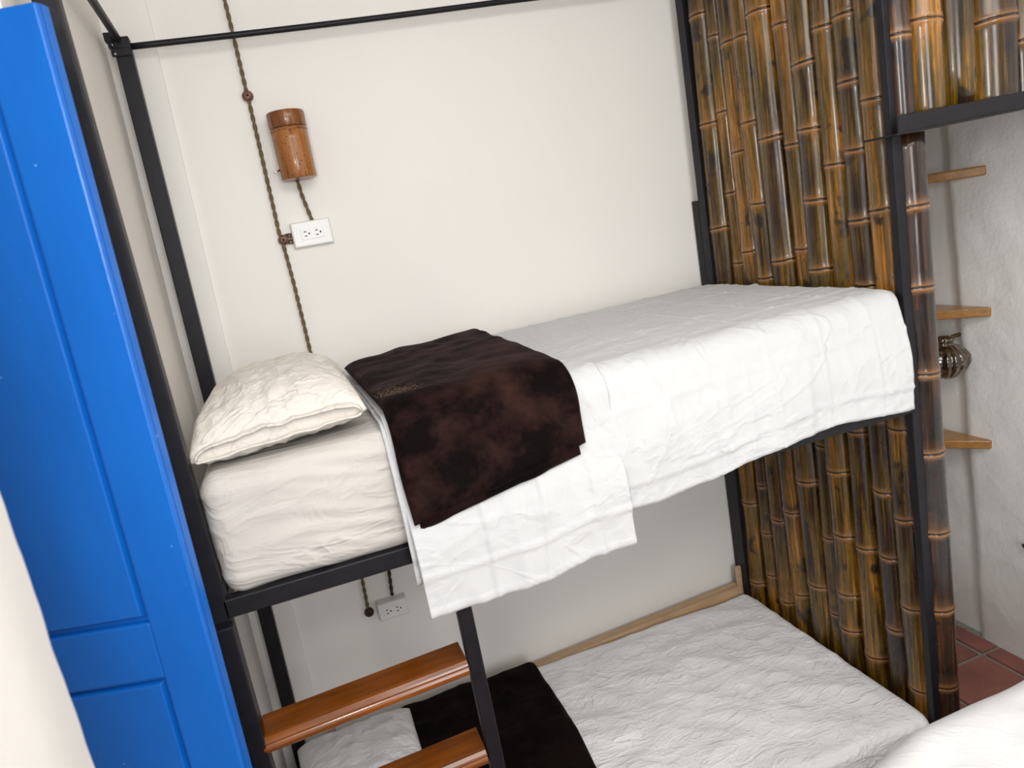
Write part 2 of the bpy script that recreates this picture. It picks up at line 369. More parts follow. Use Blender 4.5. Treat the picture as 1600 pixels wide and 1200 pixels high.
tread(FL-.306, .018); tread(FL-.545, .018); tread(FL-.79, .018); tread(FL-1.03, .018)

# ------------------------------------------------------------------ upper mattress and bedding
R = .05
YF = .944
def ZT(x): return FL+.262+.018*x
def prof(x, s, off, dip=0):
    zt = ZT(x)
    if s < YF-R: return Vector((x, -s, zt+off))
    a = (s-(YF-R))/R
    if a < math.pi/2: return Vector((x, -(YF-R)-(R+off)*math.sin(a), zt-R+(R+off)*math.cos(a)))
    return Vector((x, -YF-off, zt-R-(s-(YF-R)-R*math.pi/2)))
def s_of(x, z): return YF-R+R*math.pi/2+ZT(x)-R-z
def s_px(px, py, off=.02):
    p = at(px, py, 'y', -YF-off); return p.x, s_of(p.x, p.z)
mat_ = empty('mattress', (.95, -.48, FL), 'thick mattress in white fitted sheet on the upper bunk', 'mattress')
def superbox(u, v, c, h, e=.16):
    return None
def mattress(name, x0, x1, y0, y1, z0, ztop, mat, parent, rr=.045, n=(120, 70, 26), wob=.004, seed=0):
    # six-sided rounded box: one continuous shell from projected cube grids
    m = MB(); cx, cy = (x0+x1)/2, (y0+y1)/2; hx, hy = (x1-x0)/2, (y1-y0)/2
    def pt(a, b, c):           # a,b,c in -1..1 on cube surface
        x = cx+a*hx; y = cy+b*hy; zt = ztop(x, y); z = lerp(z0, zt, (c+1)/2)
        p = Vector((x, y, z)); lo = Vector((x0+rr, y0+rr, z0+rr)); hi = Vector((x1-rr, y1-rr, zt-rr))
        q = Vector((min(max(p.x, lo.x), hi.x), min(max(p.y, lo.y), hi.y), min(max(p.z, lo.z), hi.z)))
        d = p-q
        if d.length > 1e-9: nn = d.normalized(); p = q+nn*rr
        else: nn = Vector((0, 0, 1))
        side = 1-abs(nn.z)
        k = wob*(nz(p.x*5+seed, p.y*5, p.z*9)+.55*nz(p.x*13, p.y*13+seed, p.z*22))
        k += side*wob*.9*ridge(p.x*3.2+seed, p.y*3.2, p.z*26+p.x*5)
        return p+nn*k
    nx, ny, nz_ = n
    m.grid(lambda u, v: pt(2*u-1, 2*v-1, 1), nx, ny)
    m.grid(lambda u, v: pt(1-2*u, 2*v-1, -1), nx, ny)
    m.grid(lambda u, v: pt(2*u-1, -1, 2*v-1), nx, nz_)
    m.grid(lambda u, v: pt(1-2*u, 1, 2*v-1), nx, nz_)
    m.grid(lambda u, v: pt(1, 2*u-1, 2*v-1), ny, nz_)
    m.grid(lambda u, v: pt(-1, 1-2*u, 2*v-1), ny, nz_)
    o = m.build(name, mat, parent, True)
    import bmesh
    bm = bmesh.new(); bm.from_mesh(o.data); bmesh.ops.remove_doubles(bm, verts=bm.verts, dist=1e-5); bm.to_mesh(o.data); bm.free()
    return o
mattress('fitted_sheet', .042, 1.846, -.9475, -.045, FL-.004, lambda x, y: ZT(x)-.004, M['cotton_fit'], mat_, .04, (220, 70, 40), .0055)
# gathered corner seam
sm_pts = [Vector((.090+.003*math.sin(i*.9)-.012*i/14, -.9425, lerp(FL+.02, FL+.205, i/14))) for i in range(15)]
# MB().tube(sm_pts, [.0035+.0012*math.sin(i*2.1) for i in range(15)], 6).build('corner_seam', M['cotton_fit'], mat_, True)

def wr(x, s, a=1.0, seed=0.):
    g = sm(.80, 1.02, s)
    w_ = .0026*nz(x*4+seed, s*4)+.0030*ridge(x*2.2+seed, s*9+2*x)**3*a+.0014*ridge(x*16+seed, s*9)*a
    w_ += g*(.0060*nz(x*6+seed, s*1.2)+.0045*ridge(x*7+2.5*s, s*2.2+seed)+.0030*ridge(x*12-5*s, s*5+seed))
    return w_*a
def crease(t, c, w_=.004): return math.exp(-((t-c)/w_)**2)
def cloth(name, fxs, off, nu, nv, mat, parent=None, seed=0., a=1.0, solid=.0025, extra=None):
    m = MB()
    def fn(u, v):
        x, s = fxs(u, v); o_ = off+wr(x, s, a, seed)
        if extra: o_ += extra(u, v, x, s)
        return prof(x, s, o_)
    m.grid(fn, nu, nv); o = m.build(name, mat, parent, True)
    if solid: k = o.modifiers.new('solid', 'SOLIDIFY'); k.thickness = solid; k.offset = -1
    return o
hem_r = [s_px(px, py, .04) for px, py in ((987, 795), (1050, 776), (1124, 747), (1187, 713), (1270, 680), (1337, 657), (1395, 645), (1437, 636))]
hem_r = [(.40, 1.27)]+hem_r
XR = [(0, 1.872), (.84, 1.868)]+sorted((s_, x_) for x_, s_ in (s_px(px, py, .02+.02*k) for k, (px, py) in enumerate(((1410, 480), (1424, 540), (1438, 634)))))
def fs_main(u, v):
    x = lerp(.425, 1.862, u)
    se_ = lerpn(x, hem_r)+.004*nz(x*9, 3)
    vv = v
    s = lerp(.03, se_, vv)
    x = lerp(.425, lerpn(s, XR), u)
    return x, s
def ex_main(u, v, x, s):
    e = 0
    se_ = lerpn(x, hem_r)
    e += .0040*crease(s, 1.015+.006*math.sin(x*3), .006)            # pressed fold lines
    e += .0045*crease(s, se_-.060, .005)-.003*sm(se_-.062, se_-.055, s)+.0015*crease(s, se_-.004, .004)
    for c in (.16, .33, .5, .64, .78): e += .0042*crease(s, c+.03*nz(x*1.4, c*9), .006)*(.4+.6*sm(-.2, .3, nz(x*2.2, c*31)))
    for c in (1.10, 1.22, 1.40, 1.56, 1.72): e += .0032*crease(x, c+.01*nz(s*3, c), .006)
    # broad hanging folds
    g = sm(.98, 1.25, s); e += g*(.010*math.sin(x*15+2*nz(x*2, 0))*(.5+.5*nz(x*3, 5)))+sm(.95, 1.12, s)*.026
    # vertical pleats fanning from the top edge
    e += sm(.95, 1.05, s)*(.006*ridge(x*9+.8*s, 1.7)**2+.003*ridge(x*21-s, 4.7)**2)
    e -= sm(.975, 1.0, u)**2*.022*(1-sm(.8, 1.0, s))                   # rolls over the foot end
    return e
sheet = cloth('flat_sheet', fs_main, .008, 260, 150, M['cotton'], None, 1.3, 1., .0025, ex_main)
tag(sheet, 'white cotton flat sheet spread over upper mattress and hanging down its front', 'sheet')
# folded-back double layer hanging lower
fl_h = [s_px(px, py, .06) for px, py in ((670, 965), (760, 940), (860, 903), (925, 868), (985, 852))]
def fs_flap(u, v):
    s0, s1 = .35, 1
    s = None
    xl = lerp(.43, .436, v); xr = lerp(.78, .95, sm(0, .6, v))
    x = lerp(xl, xr, u); se_ = lerpn(x, fl_h)+.003*nz(x*12, 1)
    s = lerp(.40, se_, v); return x, s
def ex_flap(u, v, x, s):
    se_ = lerpn(x, fl_h); e = .0045*crease(s, se_-.095, .006)+.003*crease(s, se_-.012, .004)+.003*crease(x, .60+.02*nz(s*4, 1), .006)+.003*crease(x, .73+.02*nz(s*4, 7), .006)+.003*crease(x, .862, .006)
    g = sm(.97, 1.35, s); e += g*(.009*math.sin(x*17+1.2)*(.6+.4*nz(x*4, 2)))+sm(1.0, 1.2, s)*.040
    e += g*.010*sm(.55, 1, s/se_)*nz(x*3, s*3)
    e += sm(.93, 1.0, s)*.003*ridge(x*15, s*.8)
    return e
flap = cloth('folded_flap', fs_flap, .016, 130, 150, M['cotton'], sheet, 5.1, 1., .004, ex_flap)

# blanket, folded plush
bl = empty('plush_blanket', (.66, -.5, FL+.28), 'folded brown plush blanket lying across the upper bunk and over its edge', 'blanket')
def quad(c00, c10, c01, c11):
    return lambda u, v: tuple(lerp(lerp(c00[i], c10[i], u), lerp(c01[i], c11[i], u), v) for i in (0, 1))
def slab(name, q, base, th, nu, nv, mat, parent, amp=.006, seed=0, edge=.09, pf=prof, ex=None):
    m = MB()
    def outer(u, v):
        x, s = q(u, v)
        x += .006*nz(u*2+seed, v*5, 3)*(1 if u in (0, 1) else .6); s += .008*nz(u*5, seed+v*2, 9)
        du = min(u, 1-u)/edge; dv = min(v, 1-v)/(edge*.7); e = min(1, du)*1.0; e2 = min(1, dv)
        k = (1-(1-e)**2.6)**.5*(1-(1-e2)**2.6)**.5
        h = base+th*k+k*amp*(nz(x*6+seed, s*6)+.6*nz(x*14, s*14+seed)+.8*ridge(x*5+s*3, s*4+seed)-.4)
        if ex: h += k*ex(x, s)
        return pf(x, s, h)
    def inner(u, v):
        x, s = q(1-u, v); return pf(x, s, base)
    m.grid(outer, nu, nv); m.grid(inner, 24, 40)
    o = m.build(name, mat, parent, True); return o
xA, sA = s_px(650, 838, .085); xB, sB = s_px(924, 716, .085)
q1 = quad((.425, .165), (.905, .045), (xA+.003, sA-.018), (xB+.004, sB-.03))
q0 = quad((.44, .19), (.885, .08), (xA+.016, sA), (xB-.010, sB-.004))
flare = lambda x, s: 0
def pflare(x, s, o): return prof(x, s, o+.036*sm(.97, 1.15, s))
slab('blanket_fold', q0, .026, .016, 70, 100, M['velvet'], bl, .003, 2, pf=pflare)
slab('blanket_fold', q1, .040, .020, 110, 150, M['velvet'], bl, .007, 5, pf=pflare)
# specks of lint on the plush
lm = MB()
for i in range(420):
    if i < 330: px, py = random.gauss(612, 24), random.gauss(612, 6); py += -(px-612)*.22
    else: px, py = random.uniform(560, 900), random.uniform(560, 700)
    p = at(px, py, 'z', ZT(.5)+.063)
    if p.y < -.9 or p.y > -.2 or p.x < .43 or p.x > .85: continue
    r = random.uniform(.0004, .0008); lm.add([p+Vector((r, 0, 0)), p+Vector((0, r, 0)), p+Vector((-r, 0, 0)), p+Vector((0, -r, 0)), p+Vector((0, 0, r))], [(0, 1, 4), (1, 2, 4), (2, 3, 4), (3, 0, 4), (0, 3, 2, 1)])
lm.build('lint_specks', M['lint'], bl, kind='stuff')

# pillow
def pillow(name, label, c, hx, hy, h, rot, tilt, mat, seed, lip=True, roll=0, pinch=.10):
    e = empty(name, c, label, 'pillow')
    Mx = Matrix.Rotation(rot, 3, 'Z') @ Matrix.Rotation(tilt, 3, 'Y') @ Matrix.Rotation(roll, 3, 'X')
    cv = Vector(c)
    def P(u, v, sgn):
        # corners pulled out, edges slightly drawn in
        ex = 1-pinch*(1-v*v); ey = 1-pinch*(1-u*u)
        x = u*hx*(1-pinch*.9*(1-abs(v)**2)*0-.06*(1-v*v)*0)*ex**0 * (1-.07*(1-abs(v))**0*0)
        x = u*hx*(1-.05*(math.cos(v*math.pi/2)))*1; y = v*hy*(1-.04*(math.cos(u*math.pi/2)))
        k = max(0., (1-abs(u)**3.0))**.42*max(0., (1-abs(v)**3.6))**.42
        z = h*k*(1.15 if sgn > 0 else -.42)
        k2 = min(1, k*2)
        z += sgn*k2*(.007*nz(u*2.2+seed, v*2.2)+.006*ridge(u*2.6+v+seed, v*3.2)+.0035*ridge(u*6, v*6+seed+u*3)-.006)
        y += .006*nz(u*3, seed+v)*abs(v); 
        return Mx @ Vector((x, y, z)) + cv
    m = MB(); m.grid(lambda a, b: P(2*a-1, 2*b-1, 1), 70, 90); m.grid(lambda a, b: P(1-2*a, 2*b-1, -1), 70, 90)
    o = m.build('pillowcase', mat, e, True)
    import bmesh
    bm = bmesh.new(); bm.from_mesh(o.data); bmesh.ops.remove_doubles(bm, verts=bm.verts, dist=1e-5); bm.to_mesh(o.data); bm.free()
    if lip:      # open cuff of the pillowcase on the front side
        def cuff(zs, yo, w_, nm):   # zs: where along the front the layer lies
            def F(a, b):
                u = 2*a-1; yb = -hy*(1-.045*math.cos(u*math.pi/2))
                k = max(0., 1-abs(u)**3)**.5
                y = yb+.035-(.035+yo)*b**.8; z = zs*k*(1-.3*b)+.006*nz(u*3+zs*99, b)+.004*ridge(u*4, zs*50)*k
                return Mx @ Vector((u*(hx-.004)*(1-.06*abs(u)**6), y, z)) + cv
            o2 = MB().grid(F, 60, 10).build(nm, mat, e, True); k = o2.modifiers.new('s', 'SOLIDIFY'); k.thickness = .004
        cuff(.030, .012, 1, 'cuff'); cuff(-.014, .020, 1, 'cuff')
    return e
pillow('pillow', 'puffy cream pillow at the head of the upper bunk', (.222, -.585, FL+.262+.043), .188, .325, .098, .0, -.07, M['pillow'], 3, True)

# ------------------------------------------------------------------ lower bunk
LB = FL-1.01
low = empty('low_mattress', (.93, -.49, .14), 'thin mattress under a crinkled white sheet on the lower bunk', 'mattress')
def zl(x, y):
    e = 0
    return LB-.006+.008*sm(.5, .0, abs(y+.5)/1.0)+.010*nz(x*2, y*2, 7)*sm(0,.25,-y)
def lowtop(x, y):
    return zl(x, y)+.007*ridge(x*4+y*4, y*3-x*3)+.004*ridge(x*8, y*9)
mattress('sheet_cover', -.0, 1.862, -.948, -.018, .145, lambda x, y: lowtop(x, y), M['cotton_low'], low, .035, (190, 120, 22), .004, 11)
base = empty('bed_base', (.93, -.49, 0), 'pale wooden base planks of the lower bunk showing beside the wall', 'bed base')
pw = MB(); pa = at(850, 1048, 'y', 0); pb = at(1163, 912, 'y', 0)
pw.hexa([(.06, -.012, .02), (1.846, -.012, .02), (1.846, .035, .02), (.06, .035, .02)], [(.06, -.012, pa.z-.004), (1.846, -.012, pb.z+.004), (1.846, .035, pb.z+.004), (.06, .035, pa.z-.008)])
pw.build('side_plank', M['plank'], base, bevel=.003)
pp = at(1150, 885, 'y', -.0); MB().box((pp.x-.006, -.006, .3), (pp.x+.020, .006, pp.z)).build('corner_batten', M['plank'], base, bevel=.004)
sp = at(517, 1138, 'y', .03); MB().box((sp.x-.012, .02, .2), (sp.x+.016, .032, sp.z)).build('head_batten', M['plank'], base, bevel=.002)
MB().box((.06, -.94, .02), (1.84, -.04, .14)).build('platform', M['plank'], base, bevel=.004)

def plow(x, s, off): return Vector((x, -s, lowtop(x, -s)+off))
bl2 = empty('dark_blanket', (.65, -.5, LB), 'dark brown folded blanket on the lower bunk behind the ladder', 'blanket')
q2 = quad((.345, .03), (.885, .045), (.36, .93), (.835, .95))
def q2b(u, v):
    x, s = q2(u, v); x += (.030*math.sin(v*math.pi)*u)*.6; return x, s
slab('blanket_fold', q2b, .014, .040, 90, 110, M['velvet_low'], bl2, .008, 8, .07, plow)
pillow('pillow', 'flat white pillow at the head of the lower bunk under the ladder', (.20, -.42, LB+.052), .20, .33, .07, .03, 0, M['cotton_low'], 9, False)

# ------------------------------------------------------------------ foreground bed with white duvet
fb = empty('duvet', (2.1, -1.9, .4), 'overexposed white duvet on the nearest bed at the bottom right corner', 'duvet')
ek = [(1.0, -1.300), (1.30, -1.262), (1.44, -1.222), (1.54, -1.200), (1.75, -1.198), (2.3, -1.18), (2.7, -1.18)]
m = MB()
def duv(u, v):
    x = lerp(.98, 2.68, u); ye = lerpn(x, ek)+.012*nz(x*5, 4)
    s = v*1.5; r = .07
    if s < .35: y = ye+.0; z = lerp(.15, .60-r, s/.35)
    elif s < .35+r*math.pi/2: a = (s-.35)/r; y = ye-r+r*math.cos(a); z = .60-r+r*math.sin(a)
    else: y = ye-r-(s-.35-r*math.pi/2); z = .60
    g = sm(.3, .5, s); z += g*(.014*nz(x*4, y*4)+.006*nz(x*10, y*10)); 
    return Vector((x, y, z))
m.grid(duv, 110, 110); o = m.build('duvet_cover', M['duvet'], fb, True); k = o.modifiers.new('s', 'SOLIDIFY'); k.thickness = .02; k.offset = -1
MB().box((1.03, -2.35, 0), (2.64, -1.33, .50)).build('mattress_core', M['duvet'], fb, bevel=.02)

# ------------------------------------------------------------------ bamboo
def pole(name, pts, r0, r1, nodes, mat, parent, seed=0, n=20, zig=.0025, halfcut=False):
    """pts: (bottom centre, top centre); nodes: heights of the rings"""
    b, t_ = Vector(pts[0]), Vector(pts[1]); rnd = random.Random(seed)
    hs = []
    nodes = sorted(z for z in nodes if b.z+.015 < z < t_.z-.01)
    prof_ = {}
    def put(z, k, nd, gr): prof_[round(z, 5)] = (k, nd, gr)
    put(b.z, 1, 0, 0); put(t_.z, 1, 0, 0)
    lim = [b.z]+nodes+[t_.z]
    for i in range(len(lim)-1):
        for f in (.2, .4, .6, .8):
            z = lerp(lim[i], lim[i+1], f); put(z, .985+.01*abs(2*f-1), 0, 0)
    for z in nodes:
        for dz, k, nd, gr in ((-.020, 1.0, 0, 0), (-.010, 1.02, .35, 0), (-.0055, 1.055, .9, 0), (-.002, 1.045, .3, .3), (0, .985, 0, 1), (.0025, 1.03, .1, .7), (.006, 1.05, .6, 0), (.010, 1.035, .35, 0), (.02, 1.005, .1, 0)):
            if b.z < z+dz < t_.z: put(z+dz, k, nd, gr)
    zs = sorted(prof_); V = []; F = []; A = []; G = []
    sh = [(rnd.uniform(-zig, zig), rnd.uniform(-zig, zig)) for _ in lim]
    tilt = [(rnd.uniform(-.06, .06), rnd.uniform(-.06, .06)) for _ in lim]
    for z in zs:
        f = (z-b.z)/(t_.z-b.z); c = b.lerp(t_, f); k, nd, gr = prof_[z]
        i = 0
        while i < len(lim)-2 and z > lim[i+1]: i += 1
        q = (z-lim[i])/(lim[i+1]-lim[i]); ox = lerp(sh[i][0], sh[i+1][0], q); oy = lerp(sh[i][1], sh[i+1][1], q)
        near = min(range(len(lim)), key=lambda j: abs(lim[j]-z)); tl = tilt[near] if (abs(lim[near]-z) < .021 and 0 < near < len(lim)-1) else (0, 0)
        r = lerp(r0, r1, f)*k
        for a in range(n):
            th = 2*math.pi*a/n; dx, dy = math.cos(th)*r, math.sin(th)*r
            wob = 1+.012*nz(math.cos(th)*1.2+seed, math.sin(th)*1.2, z*2)
            V.append(Vector((c.x+ox+dx*wob, c.y+oy+dy*wob, z+tl[0]*dx+tl[1]*dy)))
            A.append(nd); G.append(gr)
    m_ = len(zs)
    for i in range(m_-1):
        for a in range(n): F.append((i*n+a, i*n+(a+1) % n, (i+1)*n+(a+1) % n, (i+1)*n+a))
    F.append(tuple(range(n))[::-1]); F.append(tuple((m_-1)*n+a for a in range(n)))
    o = mesh(name, V, F, mat, parent, True)
    for nm, dat in (('node', A), ('groove', G)):
        at_ = o.data.attributes.new(nm, 'FLOAT', 'POINT'); at_.data.foreach_set('value', dat)
    return o
XP = 1.925
scr = empty('bamboo_screen', (XP, -.5, 0), 'tall screen of ten varnished bamboo poles closing the foot end of the bunks', 'bamboo screen')
topb = [1072, 1096, 1112, 1137, 1161, 1195, 1225, 1262, 1292, 1328, 1375]
midb = [1117, 1141, 1159, 1184, 1210, 1242, 1264, 1296, 1330, 1369, 1405]
Z1 = lambda px, py: (px/2.6667+1000, py/2.6667)
Z4 = lambda px, py: (px/2.6667+1000, py/2.6667+400)
Z7 = lambda px, py: (px/2.6667+1000, py/2.6667+750)
ND = [
 [Z1(235, 65), Z1(295, 510), Z1(340, 950), Z4(455, 1030), Z7(500, 435)],
 [Z1(295, 145), Z1(340, 465), Z1(375, 805), Z1(400, 1100), Z4(500, 965), Z7(525, 230), Z7(540, 405)],
 [Z1(345, 180), Z1(412, 630), Z1(455, 1050), Z4(575, 1110), Z7(610, 520)],
 [Z1(405, 160), Z1(460, 505), Z1(500, 850), Z1(525, 1160), Z4(630, 1070), Z7(670, 480)],
 [Z1(475, 55), Z1(545, 570), Z1(605, 1085), Z4(690, 940), Z7(730, 435)],
 [Z1(570, 100), Z1(620, 605), Z1(675, 1045), Z4(750, 800), Z7(780, 250), Z7(810, 565)],
 [Z1(665, 265), Z1(695, 540), Z1(725, 835), Z1(755, 1125), Z4(830, 905), Z4(855, 1170), Z7(885, 490), Z7(900, 640)],
 [Z1(740, 110), Z1(795, 690), Z4(890, 735), Z7(940, 295), Z7(970, 745)],
 [Z1(835, 60), Z1(860, 335), Z1(890, 620), Z1(915, 920), Z1(930, 1195), Z4(980, 685), Z4(1010, 990), Z7(1035, 335), Z7(1050, 630)],
 [Z1(960, 410), Z1(1005, 875), Z4(1075, 725), Z4(1110, 1100), Z7(1150, 545), Z7(1165, 880)]]
for i in range(10):
    yt = at((topb[i]+topb[i+1])/2, 0, 'x', XP-.03); ym = at((midb[i]+midb[i+1])/2, 435, 'x', XP-.03)
    wt = abs(at(topb[i], 0, 'x', XP-.02).y-at(topb[i+1], 0, 'x', XP-.02).y); wm = abs(at(midb[i], 435, 'x', XP-.02).y-at(midb[i+1], 435, 'x', XP-.02).y)
    k = (ym.y-yt.y)/(ym.z-yt.z); zb, zt = .0, 2.95
    yb = ym.y+k*(zb-ym.z)*.5; ytt = yt.y+k*(zt-yt.z)
    rad = .5*(wt+wm)/2*1.0
    nds = [at(p[0], p[1], 'x', XP-.04).z for p in ND[i]]
    pole('bamboo_pole', ((XP+.012*((i % 3)-1)*.4, yb, zb), (XP+.012*((i % 3)-1)*.4, ytt, zt)), rad*1.03, rad*.99, nds, M['bamboo'], scr, i+3)
# thick charred pole right of the front post
ra = at(1396, 213, 'y', -1.0); rbb = at(1600, 171, 'y', -1.0); k = (rbb.z-ra.z)/(rbb.x-ra.x); ztop_ = ra.z+k*(1.93-ra.x)-.002
cp = empty('charred_bamboo_pole', (1.93, -.93, 0), 'thick charred bamboo pole standing right of the front steel post', 'bamboo pole')
a0 = at(1429, 215, 'y', -.965); a1 = at(1486, 1090, 'y', -.965); k = (a1.x-a0.x)/(a1.z-a0.z)
nds = [at(*p, 'y', -.97).z for p in (Z1(1160, 860), Z4(1200, 130), Z4(1210, 495), Z4(1230, 830), Z4(1255, 1165), Z7(1280, 550), Z7(1300, 870))]
pole('bamboo_culm', ((a0.x+.012+k*(0-a0.z), -.925, 0), (a0.x+.012, -.925, ztop_)), .046, .045, nds, M['bamboo_dark'], cp, 55, zig=.002)
# upper screen of the neighbouring bunk with its angle-iron rail
us = empty('loft_screen', (2.2, -.95, FL+.69), 'upper bamboo panel on a black angle iron at the top right', 'bamboo screen')
ra = at(1396, 213, 'y', -1.0); rbb = at(1600, 171, 'y', -1.0); k = (rbb.z-ra.z)/(rbb.x-ra.x)
m = MB(); x0, x1 = ra.x, 3.0*0+2.70
zz = lambda x: ra.z+k*(x-ra.x)
m.hexa([(x0, -1.012, zz(x0)), (x1, -1.012, zz(x1)), (x1, -.90, zz(x1)), (x0, -.90, zz(x0))], [(x0, -1.012, zz(x0)+.005), (x1, -1.012, zz(x1)+.005), (x1, -.90, zz(x1)+.005), (x0, -.90, zz(x0)+.005)])
m.hexa([(x0+.012, -1.006, zz(x0)), (x1, -1.006, zz(x1)), (x1, -1.000, zz(x1)), (x0+.012, -1.000, zz(x0))], [(x0+.012, -1.006, zz(x0)+.046), (x1, -1.006, zz(x1)+.046), (x1, -1.000, zz(x1)+.046), (x0+.012, -1.000, zz(x0)+.046)])
m.build('angle_iron', M['steel'], us, bevel=.0015)
UB = [(1395, 1427), (1426, 1474), (1474, 1522), (1522, 1583), (1583, 1630), (1632, 1680), (1680, 1725)]
UN = [[(1412, 50)], [(1450, 28)], [], [(1548, 32)], [(1606, 60)], [(1655, 40)], []]
for i, (p0, p1) in enumerate(UB):
    A_ = at(p0, 70, 'y', -.955); B_ = at(p1, 70, 'y', -.955); xc = (A_.x+B_.x)/2; r = (B_.x-A_.x)/2*1.0
    if xc+r > 2.72: break
    lean = -.008
    pole('bamboo_pole', ((xc, -.938, zz(xc)+.007), (xc+lean, -.938, 2.95)), r, r, [at(*p, 'y', -.98).z for p in UN[i]]+[2.62+.05*i], M['bamboo_dark'] if i == 0 else M['bamboo'], us, 70+i, n=24, zig=.001)

# ------------------------------------------------------------------ corner shelves, right
SH = [(('top', 258), 'topmost triangular wooden corner shelf, just below the black angle iron'),
      (('mid', 480), 'middle triangular wooden corner shelf beside the charred pole, above the ribbed brown lamp'),
      (('low', 688), 'lowest triangular wooden corner shelf beside the charred pole, below the ribbed brown lamp')]
for (nm, py), lab in SH:
    px = {258: 1539, 480: 1547, 688: 1548}[py]; p = at(px, py, 'x', 2.72)
    z = p.z; yt = p.y; th = .034
    out = [(2.728, yt+.0), (2.715, yt-.004), (2.29, .045), (2.728, .045)]
    m = MB(); m.hexa([(x, y, z-th) for x, y in out], [(x, y, z) for x, y in out])
    o = m.build('corner_shelf', M['shelf'], None, bevel=.005); tag(o, lab, 'shelf', 'wooden corner shelves')
# ribbed lamp on the right wall
gp = at(1478, 558, 'x', 2.66)
gl = empty('ribbed_wall_lamp', (gp.x, gp.y, gp.z), 'dark brown ribbed glass wall lamp between the two lower corner shelves', 'wall lamp')
prf = [(-.088, .012), (-.080, .030), (-.066, .046), (-.045, .070), (-.02, .082), (.005, .080), (.03, .064), (.046, .040), (.054, .024), (.062, .028), (.070, .034), (.080, .026), (.086, .012)]
MB().lathe(gp, prf, 96, fn=lambda th, h: 1+.045*math.cos(th*16)).build('glass_shade', M['glass'], gl, True)
MB().tube([gp+Vector((0, 0, .07)), gp+Vector((.05, 0, .075)), gp+Vector((.095, 0, .075))], .008, 8).build('wall_arm', M['brass'], gl, True)
hp = at(1600, 853, 'x', 2.70)
hk = MB(); hk.tube([hp+Vector((.03, 0, 0)), hp, hp+Vector((-.002, -.012, .003))], [.008, .008, .011], 8); hk.tube([hp+Vector((.02, -.02, 0)), hp+Vector((.02, .006, 0))], .006, 8)
tag(hk.build('wall_hook', M['hook'], None, True), 'small dark red hook on the right wall at the photo edge', 'hook')

# ------------------------------------------------------------------ wall fittings
YW = .047
def helix(path, r, amp, pitch, ph, n=7):
    m = MB(); pts = [Vector(p) for p in path]; out = []; acc = 0
    for i in range(len(pts)-1):
        a, b = pts[i], pts[i+1]; ln = (b-a).length; k = max(2, int(ln/.0035))
        for j in range(k):
            q = a.lerp(b, j/k); s = acc+ln*j/k; th = 2*math.pi*s/pitch+ph
            out.append(q+Vector((math.cos(th)*amp, math.sin(th)*amp*.8, 0)))
        acc += ln
    out.append(pts[-1]); m.tube(out, r, n); return m
def cable(name, path, label, group=None, mat='cable'):
    e = empty(name, path[-1], label, 'cable')
    for ph in (0, math.pi): helix(path, .0038, .0030, .055, ph).build('strand', M[mat], e, True)
    return e
def W(px, py, y=YW): return at(px, py, 'y', y)
k1 = W(387, 150); k2 = W(443, 375); k3 = W(577, 957)
xx = W(482, 537)
path = [W(340, -50), W(351, 0), W(368, 70), W(384, 139), W(390, 162), W(413, 262), W(436, 363), W(444, 387), W(461, 450), xx, Vector((xx.x+.004, YW, FL)), W(566, 905), W(575, 950)]
cable('twisted_cable', path, 'long brown twisted fabric cable running down the back wall between ceramic knobs')
cable('lamp_cable', [W(464, 280), W(472, 305), W(481, 328), W(488, 345)], 'short brown twisted cable from the bamboo lamp down to the upper outlet')
lc = W(606, 880); cable('outlet_cable', [lc+Vector((-.0, 0, .15)), lc, W(611, 916), W(613, 930)], 'short dark twisted cable entering the top of the lower outlet', mat='knob_dark')
def knob(c, mat, label):
    e = empty('cable_knob', c, label, 'insulator', 'round cable knobs on the back wall')
    MB().lathe(c+Vector((0, .012, 0)), [(0, .012), (.004, .0165), (.010, .0175), (.016, .016), (.021, .011), (.022, .006)], 20, (0, -1, 0)).build('knob', mat, e, True)
    MB().lathe(c+Vector((0, -.009, 0)), [(0, .0045), (.003, .0040)], 10, (0, -1, 0)).build('screw', M['slot'], e, True)
    return e
knob(k1, M['knob'], 'round brown ceramic cable knob left of the bamboo lamp')
knob(k2, M['knob'], 'round brown cable knob joined by brass bracket to the upper outlet')
knob(k3, M['knob_dark'], 'dark cable knob beside the lower outlet under the upper bunk')
# pierced brass bracket
bk = empty('brass_bracket', k2+Vector((.03, 0, 0)), 'small pierced brass bracket between cable knob and upper outlet', 'bracket')
m = MB(); b0 = k2+Vector((.008, .004, 0)); 
for a, b in (((0, .016), (.034, .016)), ((0, -.012), (.034, -.017)), ((.034, .018), (.034, -.019)), ((.006, .014), (.032, -.014)), ((.006, -.010), (.032, .013)), ((.018, .016), (.018, -.014)), ((.0, .016), (0, -.013))):
    m.tube([b0+Vector((a[0], 0, a[1])), b0+Vector((b[0], 0, b[1]))], .0026, 6)
m.build('pierced_plate', M['brass'], bk, True)

